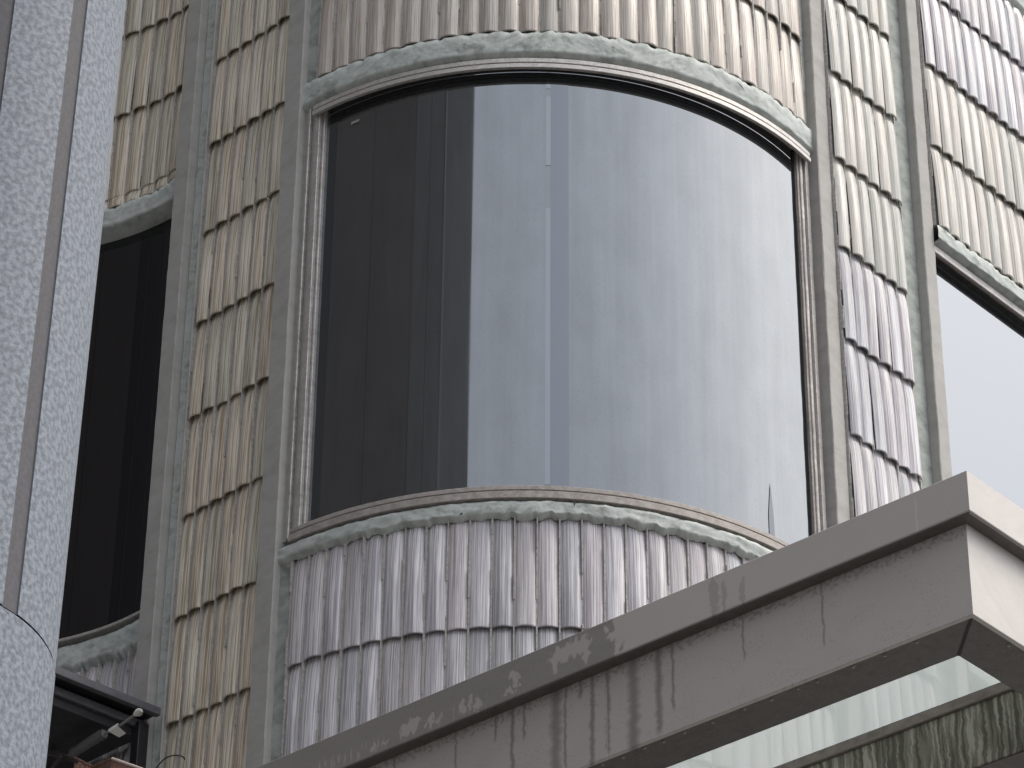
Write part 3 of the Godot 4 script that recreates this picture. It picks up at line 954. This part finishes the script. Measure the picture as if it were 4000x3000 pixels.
func make_canopy() -> void:
	var at := on_arm_left(0.0, 0.0, 0.0)
	var c := thing("canopy", at, "grey metal canopy wrapping the corner, drip stained, with green glass roof", "canopy")
	var grey := lit(0.535, 0.500, 0.470)
	var cap1 := stained("cap_paint", 2.4, 0.09, grey, lit(0.15, 0.14, 0.13), lit(0.66, 0.65, 0.63), cap_marks, 0.45, 0.1)
	var fas1 := stained("fascia_paint", 2.4, 0.2, grey, lit(0.15, 0.14, 0.13), lit(0.62, 0.61, 0.59), fascia_marks, 0.45, 0.1)
	var plain_paint := rough_paint("canopy_paint", 101, [grey * 0.93, grey, grey * 1.04], 0.45, 2.0, 0.02, 0.1)
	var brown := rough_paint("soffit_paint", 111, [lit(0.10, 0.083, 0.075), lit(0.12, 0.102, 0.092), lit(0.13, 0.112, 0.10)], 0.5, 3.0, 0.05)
	var rail := rough_paint("rail_paint", 121, [lit(0.20, 0.17, 0.15), lit(0.29, 0.25, 0.225), lit(0.33, 0.29, 0.26)], 0.5, 3.0, 0.08)
	var board := stained("board_stain", 2.83, 0.14, lit(0.27, 0.26, 0.215), lit(0.105, 0.10, 0.075), lit(0.55, 0.54, 0.47), board_marks, 0.7, 0.0, 1600)
	var arms := [[on_arm_left, 2.4, cap1, fas1, "street"], [on_arm_right, 2.2, plain_paint, plain_paint, "sunny"]]
	for a in arms:
		var f: Callable = a[0]
		var cap := mb()
		sweep_u(cap, f, 0.0, a[1], 0.6, [Vector2(-0.112, 0.200), Vector2(0.028, 0.200), Vector2(0.030, 0.202), Vector2(0.030, 0.288), Vector2(0.028, 0.290), Vector2(-0.112, 0.290)], 0.0, 2.4, 0.20, 0.29)
		var cn := part("cap", cap, a[2], c, at)
		cn.set_meta("label", "damp patched cap over the shaded fascia" if a[4] == "street" else "plain cap on the open side")
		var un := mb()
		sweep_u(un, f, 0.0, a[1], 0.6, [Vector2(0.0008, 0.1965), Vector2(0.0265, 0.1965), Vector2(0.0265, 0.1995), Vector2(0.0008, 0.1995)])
		part("cap_shade_strip", un, brown, c, at)  # brown strip that paints the shade under the cap overhang
		var fa := mb()
		sweep_u(fa, f, 0.0, a[1], 0.6, [Vector2(-0.010, 0.0), Vector2(-0.001, 0.0), Vector2(0.0, 0.001), Vector2(0.0, 0.1985), Vector2(-0.010, 0.1985)], 0.0, 2.4, 0.0, 0.2)
		part("fascia", fa, a[3], c, at)
		var so := mb()
		sweep_u(so, f, 0.0, a[1], 0.6, box_poly(-0.114, -0.0105, 0.003, 0.010))
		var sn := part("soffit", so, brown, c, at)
		var web := mb()
		sweep_u(web, f, 0.0, a[1], 0.6, box_poly(-0.114, -0.104, 0.0105, 0.1985))
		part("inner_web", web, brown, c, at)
		# screws along the soffit's outer edge
		var u := 0.12
		var k := 0
		while u < 1.5:
			var s := mb()
			var q: Vector3 = f.call(u, -0.020 - 0.003 * (k % 2), 0.0005)
			tube(s, [q + Vector3(0, 0.004, 0), q + Vector3(0, 0.001, 0), q - Vector3(0, 0.0015, 0)], [0.0045, 0.0045, 0.002], 8)
			part("screw", s, mats.frame, sn, Vector3.ZERO)
			u += rng.randf_range(0.045, 0.085)
			k += 1
	var mi := mb()
	var ma := on_arm_left(0.0, -0.002, 0.0015)
	var mc := on_arm_left(0.0, -0.113, 0.0015)
	var across := (mc - ma).cross(Vector3.UP).normalized() * 0.0028
	quad(mi, ma - across, ma + across, mc + across, mc - across, Vector3.DOWN)
	quad(mi, ma - across + Vector3(0, 0.001, 0), ma + across + Vector3(0, 0.001, 0), mc + across + Vector3(0, 0.001, 0), mc - across + Vector3(0, 0.001, 0), Vector3.UP)
	part("mitre_joint", mi, mats.rubber_and_gap_shade, c, at)
	# glass roof strip between the outer beam and the inner one
	var g := mb()
	var y0 := 0.2905
	var corners := []
	for y in [0.200, 0.208]:
		corners.append([on_arm_left(0.0, -0.1145, y), on_arm_left(2.4, -0.1145, y), on_arm_left(2.4, -0.62, y), on_arm_left(-0.505, -0.62, y)])
	var lower: Array = corners[0]
	var upper: Array = corners[1]
	quad(g, lower[0], lower[1], lower[2], lower[3], Vector3.DOWN)
	quad(g, upper[0], upper[1], upper[2], upper[3], Vector3.UP)
	var gm := mat("green_glass", Color(srgb(0.46, 0.51, 0.50), 0.42), 0.2)
	gm.transparency = BaseMaterial3D.TRANSPARENCY_ALPHA
	gm.backlight_enabled = true
	gm.backlight = srgb(0.36, 0.39, 0.385)
	part("glass_roof", g, gm, c, at)
	# inner beam: brown rail above a streaked board
	var inner := func(u: float, off: float, y: float) -> Vector3: return on_arm_left(u - 0.43, off, y)
	var r := mb()
	sweep_u(r, inner, 0.0, 2.83, 0.6, box_poly(-0.60, -0.543, 0.1735, 0.1960))
	part("rail", r, rail, c, at)
	r = mb()
	sweep_u(r, inner, 0.0, 2.83, 0.6, box_poly(-0.60, -0.546, 0.1962, 0.1995))
	part("gasket", r, mats.rubber_and_gap_shade, c, at)
	var b := mb()
	sweep_u(b, inner, 0.0, 2.83, 0.6, box_poly(-0.58, -0.550, 0.034, 0.1730), 0.0, 2.83, 0.034, 0.173)
	var bn := part("board", b, board, c, at)
	bn.set_meta("label", "board streaked by running water under the glass")
	# dark ceiling from the inner beam to the wall
	var s := mb()
	var low := []
	var high := []
	for q in [[-0.554, -0.1145], [-0.554, -2.6], [-3.2, -2.6], [-3.2, -0.1145]]:
		low.append(arm_point(q[0], q[1], 0.0315))
		high.append(arm_point(q[0], q[1], 0.0336))
	quad(s, low[0], low[1], low[2], low[3], Vector3.DOWN)
	quad(s, high[0], high[1], high[2], high[3], Vector3.UP)
	for k in 4:
		var l := (k + 1) % 4
		quad(s, low[k], low[l], high[l], high[k], (low[k] + low[l]) * 0.5 - (low[0] + low[2]) * 0.5)
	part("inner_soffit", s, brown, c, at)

func arm_point(o1: float, o2: float, y: float) -> Vector3:   # the plan point o1 out from one face and o2 out from the other
	return on_arm_left((o1 - o2) / -E1.dot(M2) , o1, y)

# ---------------------------------------------------------------- what the glass mirrors, across the street
func make_opposite_block() -> void:
	# its street face runs parallel to the left wing; its corner stands where the mirrored edge in the curved pane points
	var edge := Vector2(-8.9, -14.5)
	var o := thing("office_block", Vector3(edge.x, 0, -edge.y), "dark brown office block with tall upright facade panels, across the street", "building")
	var at := Vector3(edge.x, 0, -edge.y)
	var face := func(u: float, off: float, y: float) -> Vector3:
		var p: Vector2 = edge + T1 * u - N1 * off
		return Vector3(p.x, y, -p.y)
	var tones := [["block_pale", 131, lit(0.115, 0.115, 0.122)], ["block_strip", 133, lit(0.20, 0.20, 0.20)], ["block_mid", 135, lit(0.085, 0.084, 0.086)], ["block_brown", 137, lit(0.065, 0.058, 0.056)], ["block_dark", 139, lit(0.030, 0.030, 0.033)]]
	for t in tones:
		rough_paint(t[0], t[1], [t[2] * 0.85, t[2], t[2] * 1.12], 0.75, 0.11, 0.0)
	var m := mb()
	sweep_y(m, face, [Vector2(0.0, -0.2), Vector2(24.0, -0.2), Vector2(24.0, -18.0), Vector2(0.0, -18.0)], 0.0, 62.0, 80.0)
	part("wall", m, mats.block_brown, o, at)
	for e in [[0.0, 4.4, 0, 0.0], [4.4, 4.65, 1, 0.1], [4.65, 6.9, 2, 0.0], [6.95, 9.2, 2, 0.05], [9.25, 16.0, 3, 0.0], [16.05, 24.0, 3, 0.06]]:
		m = mb()
		sweep_y(m, face, [Vector2(e[0], -0.199), Vector2(e[1], -0.199), Vector2(e[1], e[3]), Vector2(e[0], e[3])], 0.0, 62.5, 80.0)
		part("facade_panel", m, mats[tones[e[2]][0]], o, at)
	var at2: Vector3 = face.call(24.1, 0.0, 0.0)  # added dark block, unseen, so that the hollow pane mirrors black
	var o2 := thing("added_dark_block", at2, "unseen black block added further along the street to darken the hollow pane", "building")
	m = mb()
	sweep_y(m, face, [Vector2(24.1, 0.0), Vector2(80.0, 0.0), Vector2(80.0, -18.0), Vector2(24.1, -18.0)], 0.0, 62.0, 80.0)
	part("wall", m, mats.block_dark, o2, at2)
	for k in 9:
		m = mb()
		var u := 26.5 + k * 6.0
		sweep_y(m, face, [Vector2(u, 0.001), Vector2(u + 0.3, 0.001), Vector2(u + 0.3, 0.15), Vector2(u, 0.15)], 0.0, 62.0, 80.0)
		part("mullion", m, mats.block_brown, o2, at2)

# ---------------------------------------------------------------- galvanised post in front
func make_post() -> void:
	var cx := Vector2(sin(deg_to_rad(-12.02)), cos(deg_to_rad(-12.02))) * 4.0
	var at := Vector3(cx.x, 0, -cx.y)
	var o := thing("steel_post", at, "thick galvanised steel post with dark upright grooves and a sleeve joint", "post")
	# spangled zinc: flecks of several greys, drawn as crystals
	var cell := FastNoiseLite.new()
	cell.seed = 4
	cell.noise_type = FastNoiseLite.TYPE_CELLULAR
	cell.cellular_return_type = FastNoiseLite.RETURN_CELL_VALUE
	cell.cellular_jitter = 1.0
	cell.frequency = 1.0
	cell.domain_warp_enabled = true
	cell.domain_warp_amplitude = 0.6
	cell.domain_warp_frequency = 0.8
	for e in [["zinc", lit(0.035, 0.046, 0.066), lit(0.325, 0.355, 0.405), 0.7], ["dull_zinc", lit(0.055, 0.053, 0.060), lit(0.105, 0.102, 0.112), 0.75]]:
		var im := Image.create(1024, 1024, false, Image.FORMAT_RGB8)
		for y in 1024:
			for x in 1024:
				var a := cell.get_noise_2d(x * 0.15 + y * 0.10, y * 0.085 - x * 0.04)
				var b := cell.get_noise_2d(x * 0.36 + 500.0 + y * 0.14, y * 0.18 - x * 0.07)
				var s := noise.get_noise_2d(x * 0.012, y * 0.012)
				var t := clampf(0.46 + 0.15 * a + 0.16 * b + 0.30 * s, 0.0, 1.0)
				im.set_pixel(x, y, e[1].lerp(e[2], t).linear_to_srgb())
		var zm := mat(e[0], Color.WHITE, e[3], 0.0)
		zm.albedo_texture = image_tex(im)
	var rad := 0.24
	var joint := 0.0
	# height of the sleeve joint: where the right silhouette carries it, at pixel row 2640
	var d := pixel_ray(205.0, 2640.0)
	var dist := sqrt(16.0 - rad * rad)
	joint = EYE + d.y / Vector2(d.x, d.z).length() * dist
	var toward := Vector2(-cx.x, -cx.y).normalized()
	var side := Vector2(-toward.y, toward.x)
	if side.x < 0:
		side = -side
	var ring := func(deg: float, r: float, y: float) -> Array:
		var a := deg_to_rad(deg)
		var n: Vector2 = toward * cos(a) + side * sin(a)
		var lean: float = 0.0088 * (y - 4.3)      # the post leans a little
		return [Vector3(cx.x + n.x * r + side.x * lean, y, -(cx.y + n.y * r + side.y * lean)), Vector3(n.x, 0, -n.y)]
	var strip := func(m: Dictionary, a0: float, a1: float, r: float, y0: float, y1: float, steps: int) -> void:
		for i in steps:
			var da := lerpf(a0, a1, float(i) / steps)
			var db := lerpf(a0, a1, float(i + 1) / steps)
			var p := [ring.call(da, r, y0), ring.call(db, r, y0), ring.call(db, r, y1), ring.call(da, r, y1)]
			quad_n(m, [p[0][0], p[1][0], p[2][0], p[3][0]], [p[0][1], p[1][1], p[2][1], p[3][1]], [Vector2(da / 42.0, -y0 * 5.7), Vector2(db / 42.0, -y0 * 5.7), Vector2(db / 42.0, -y1 * 5.7), Vector2(da / 42.0, -y1 * 5.7)])
	var flange := func(m: Dictionary, a0: float, a1: float, r0: float, r1: float, y: float, n: Vector3) -> void:
		var steps := 40
		for i in steps:
			var da := lerpf(a0, a1, float(i) / steps)
			var db := lerpf(a0, a1, float(i + 1) / steps)
			quad(m, ring.call(da, r0, y)[0], ring.call(db, r0, y)[0], ring.call(db, r1, y)[0], ring.call(da, r1, y)[0], n)
	var top := 9.5
	for k in 12:
		var a1: float = 47.4 + k * 30.0          # a groove ends here ...
		var a0 := a1 - 7.1                       # ... and begins here
		var m := mb()
		strip.call(m, a1, a1 + 22.9, rad, joint, top, 6)
		for e in [a1, a1 + 22.9]:
			var p := [ring.call(e, rad, joint), ring.call(e, rad, top), ring.call(e, rad - 0.0022, top), ring.call(e, rad - 0.0022, joint)]
			quad(m, p[0][0], p[1][0], p[2][0], p[3][0], p[0][1].cross(Vector3.UP) * (1.0 if e == a1 else -1.0))
		part("shaft_face", m, mats.zinc, o, at)
		if k == 1 or k == 2:                     # no groove on the side towards the street
			m = mb()
			strip.call(m, a0, a1, rad, joint, top, 3)
			part("shaft_face", m, mats.zinc, o, at)
			continue
		m = mb()
		strip.call(m, a0, a1, rad - 0.0022, joint, top, 3)
		part("groove", m, mats.dull_zinc, o, at)
	var lid := mb()
	flange.call(lid, 0.0, 360.0, 0.0, rad, top, Vector3.UP)
	part("top_cap", lid, mats.zinc, o, at)
	var sl := mb()
	strip.call(sl, 0.0, 360.0, rad + 0.001, 0.0, joint - 0.004, 72)
	flange.call(sl, 0.0, 360.0, rad - 0.02, rad + 0.001, joint - 0.004, Vector3.UP)
	part("sleeve", sl, mats.zinc, o, at)
	var gap := mb()
	strip.call(gap, 0.0, 360.0, rad - 0.004, joint - 0.004, joint, 72)
	part("joint", gap, mats.rubber_and_gap_shade, o, at)

# ---------------------------------------------------------------- dark awning on the left wing
func make_awning() -> void:
	var end := at_left_wall(609, 2756, 0.03)
	var o := thing("steel_awning", end, "black steel awning jutting from the wall beside the galvanised post", "awning")
	var black := rough_paint("black_steel", 151, [lit(0.010, 0.010, 0.012), lit(0.018, 0.018, 0.021), lit(0.024, 0.024, 0.028)], 0.45, 4.0, 0.02)
	var dark := rough_paint("dark_steel", 161, [lit(0.075, 0.075, 0.085), lit(0.105, 0.106, 0.118), lit(0.12, 0.122, 0.135)], 0.4, 4.0, 0.02)
	var az := deg_to_rad(49.2)
	var out := Vector3(-sin(az), 0, cos(az))
	var left := Vector3(T1.x, 0, -T1.y)
	var run := func(u: float, off: float, y: float) -> Vector3:   # u out of the wall, off to the right, y up
		return end + out * u - left * off + Vector3(0, y, 0)
	var m := mb()
	sweep_u(m, run, -0.02, 0.95, 1.0, box_poly(-0.020, 0.0, -0.028, 0.0, 0.002))
	part("edge_rail", m, dark, o, end)
	m = mb()
	sweep_u(m, run, -0.02, 0.93, 1.0, box_poly(-0.075, -0.060, -0.058, -0.030, 0.002))
	part("edge_rail", m, dark, o, end)
	m = mb()
	sweep_u(m, run, -0.02, 0.94, 1.0, box_poly(-0.60, -0.0205, -0.020, -0.006))
	part("deck", m, black, o, end)
	m = mb()
	sweep_u(m, run, 0.0, 0.92, 1.0, box_poly(-0.58, -0.0755, -0.090, -0.0205))
	part("soffit", m, black, o, end)
	# small lamp body under the deck
	m = mb()
	var q: Vector3 = run.call(0.42, -0.22, -0.0905)
	tube(m, [q, q - Vector3(0, 0.006, 0)], [0.022, 0.018], 12)
	part("cover_plate", m, dark, o, end)
	# bracket down the wall
	m = mb()
	var b := at_left_wall(544, 2840, 0.05)
	sweep_y(m, on_left, pillar_poly(0.520, 0.556, 0.016, 0.055, 0.002), 4.2, b.y - EYE + 0.02, 0.5)
	part("bracket", m, black, o, end)

# ---------------------------------------------------------------- cable with its connector
func make_cable() -> void:
	var off := 0.16
	var p := func(x: float, y: float) -> Vector3: return at_left_wall(x, y, off)
	var at: Vector3 = p.call(400, 2870)
	var o := thing("cable", at, "grey cable with dark sleeve connector, white tag and round white end", "cable")
	var grey := mat("cable_grey", srgb(0.23, 0.225, 0.22), 0.5)
	var white := mat("tag_white", srgb(0.70, 0.70, 0.66), 0.5)
	var dark := rough_paint("sleeve_rubber", 171, [lit(0.10, 0.098, 0.10), lit(0.16, 0.157, 0.16), lit(0.21, 0.206, 0.21)], 0.5, 30.0, 0.05)
	var m := mb()
	var path := smooth_path([p.call(535, 2786), p.call(500, 2812), p.call(472, 2832), p.call(440, 2850), p.call(405, 2868), p.call(285, 2940), p.call(262, 2952), p.call(215, 2938), p.call(172, 2920)])
	var radii := []
	for i in path.size():
		radii.append(0.0046)
	tube(m, path, radii)
	part("cord", m, grey, o, at)
	m = mb()
	var sl := smooth_path([p.call(408, 2866), p.call(396, 2872), p.call(388, 2876), p.call(378, 2882), p.call(345, 2902), p.call(318, 2920), p.call(306, 2927), p.call(292, 2936), p.call(280, 2943)], 4)
	radii = []
	for i in sl.size():
		var t := float(i) / (sl.size() - 1)
		var r := 0.0165
		if t < 0.04 or t > 0.96:
			r = 0.0135
		elif absf(t - 0.24) < 0.03 or absf(t - 0.77) < 0.03:
			r = 0.0140
		elif t < 0.24:
			r = 0.0175
		radii.append(r)
	tube(m, sl, radii, 16)
	part("connector", m, dark, o, at)
	m = mb()
	tube(m, [p.call(553, 2777), p.call(551, 2778), p.call(546, 2781), p.call(539, 2784), p.call(532, 2788), p.call(526, 2792)], [0.004, 0.009, 0.0125, 0.0125, 0.009, 0.006], 14)
	part("end_cap", m, white, o, at)
	# folded tag
	m = mb()
	var a := [p.call(432, 2853), p.call(472, 2828), p.call(473, 2842), p.call(438, 2864)]
	var b := [p.call(438, 2864), p.call(473, 2842), p.call(487, 2862), p.call(460, 2878)]
	var tow := Vector3(N1.x, 0, -N1.y)
	var lift := tow * 0.010
	quad(m, a[0] + lift, a[1] + lift, a[2] + lift * 1.4, a[3] + lift * 1.4, tow + Vector3.UP)
	quad(m, a[3] + lift * 1.4, a[2] + lift * 1.4, b[2] - lift * 0.5, b[3] - lift * 0.5, tow + Vector3.DOWN)
	quad(m, a[0] + lift * 0.9, a[1] + lift * 0.9, a[2] + lift * 1.3, a[3] + lift * 1.3, -tow)
	quad(m, a[3] + lift * 1.3, a[2] + lift * 1.3, b[2] - lift * 0.6, b[3] - lift * 0.6, -tow)
	part("tag", m, white, o, at)

func make_small_things() -> void:
	var p := func(x: float, y: float, off: float) -> Vector3: return at_left_wall(x, y, off)
	var dark := mat("wire_dark", srgb(0.035, 0.028, 0.026), 0.55)
	# bundle of dark wires coming from behind the post
	var at: Vector3 = p.call(230, 2950, 0.24)
	var o := thing("wire_bundle", at, "bundle of dark wires stretched out from behind the galvanised post", "wires")
	for k in 4:
		var m := mb()
		var dy: float = [0.0, 12.0, 24.0, 8.0][k]
		var pts := [p.call(110, 2905 + dy, 0.24), p.call(180, 2928 + dy, 0.24), p.call(240, 2950 + dy * 0.7, 0.24), p.call(300, 2972 + dy * 0.4, 0.24)]
		if k == 2:
			pts = [p.call(240, 2955, 0.25), p.call(222, 2978, 0.25), p.call(205, 3000, 0.25), p.call(190, 3040, 0.25)]
		var path := smooth_path(pts)
		var radii := []
		for i in path.size():
			radii.append(0.0055 if k != 2 else 0.009)
		tube(m, path, radii, 8)
		part("wire", m, dark, o, at)
	# rusty folded flashing at the foot of the wires
	at = p.call(420, 3000, 0.20)
	var rust := rough_paint("rust", 181, [lit(0.10, 0.045, 0.03), lit(0.22, 0.11, 0.08), lit(0.34, 0.22, 0.18)], 0.6, 12.0, 0.15)
	var fl := thing("rusty_flashing", at, "rust brown folded metal flashing with a pale edge painted as if lit", "flashing")
	var ridge := [p.call(292, 2960, 0.22), p.call(362, 2996, 0.18), p.call(438, 2963, 0.24), p.call(560, 3006, 0.20)]
	var m := mb()
	for i in 3:
		var dn := Vector3(0, -0.10, 0)
		var back := Vector3(-N1.x, 0, N1.y) * 0.05
		quad(m, ridge[i], ridge[i + 1], ridge[i + 1] + dn, ridge[i] + dn, Vector3(N1.x, 0, -N1.y))
		quad(m, ridge[i], ridge[i + 1], ridge[i + 1] + back + Vector3(0, -0.02, 0), ridge[i] + back + Vector3(0, -0.02, 0), Vector3.UP)
	part("sheet", m, rust, fl, at)
	m = mb()
	var pale := mat("lit_edge", srgb(0.62, 0.52, 0.46), 0.5)  # light on the edge, put into a pale colour
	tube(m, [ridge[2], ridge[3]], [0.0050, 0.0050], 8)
	part("lit_edge", m, pale, fl, at)
	m = mb()
	tube(m, [ridge[0], ridge[1], ridge[2]], [0.0045, 0.0045, 0.0045], 8)
	part("folded_edge", m, rust, fl, at)
	# thin loose wire by the tan tiles
	at = p.call(640, 2985, 0.05)
	var lw := thing("loose_wire", at, "thin loose wire arching in front of the tan tiles", "wire")
	m = mb()
	var path := smooth_path([p.call(600, 3020, 0.04), p.call(622, 2985, 0.05), p.call(650, 2960, 0.06), p.call(685, 2950, 0.06), p.call(712, 2955, 0.05), p.call(722, 2966, 0.03)])
	var radii := []
	for i in path.size():
		radii.append(0.0022)
	tube(m, path, radii, 8)
	part("strand", m, dark, lw, at)
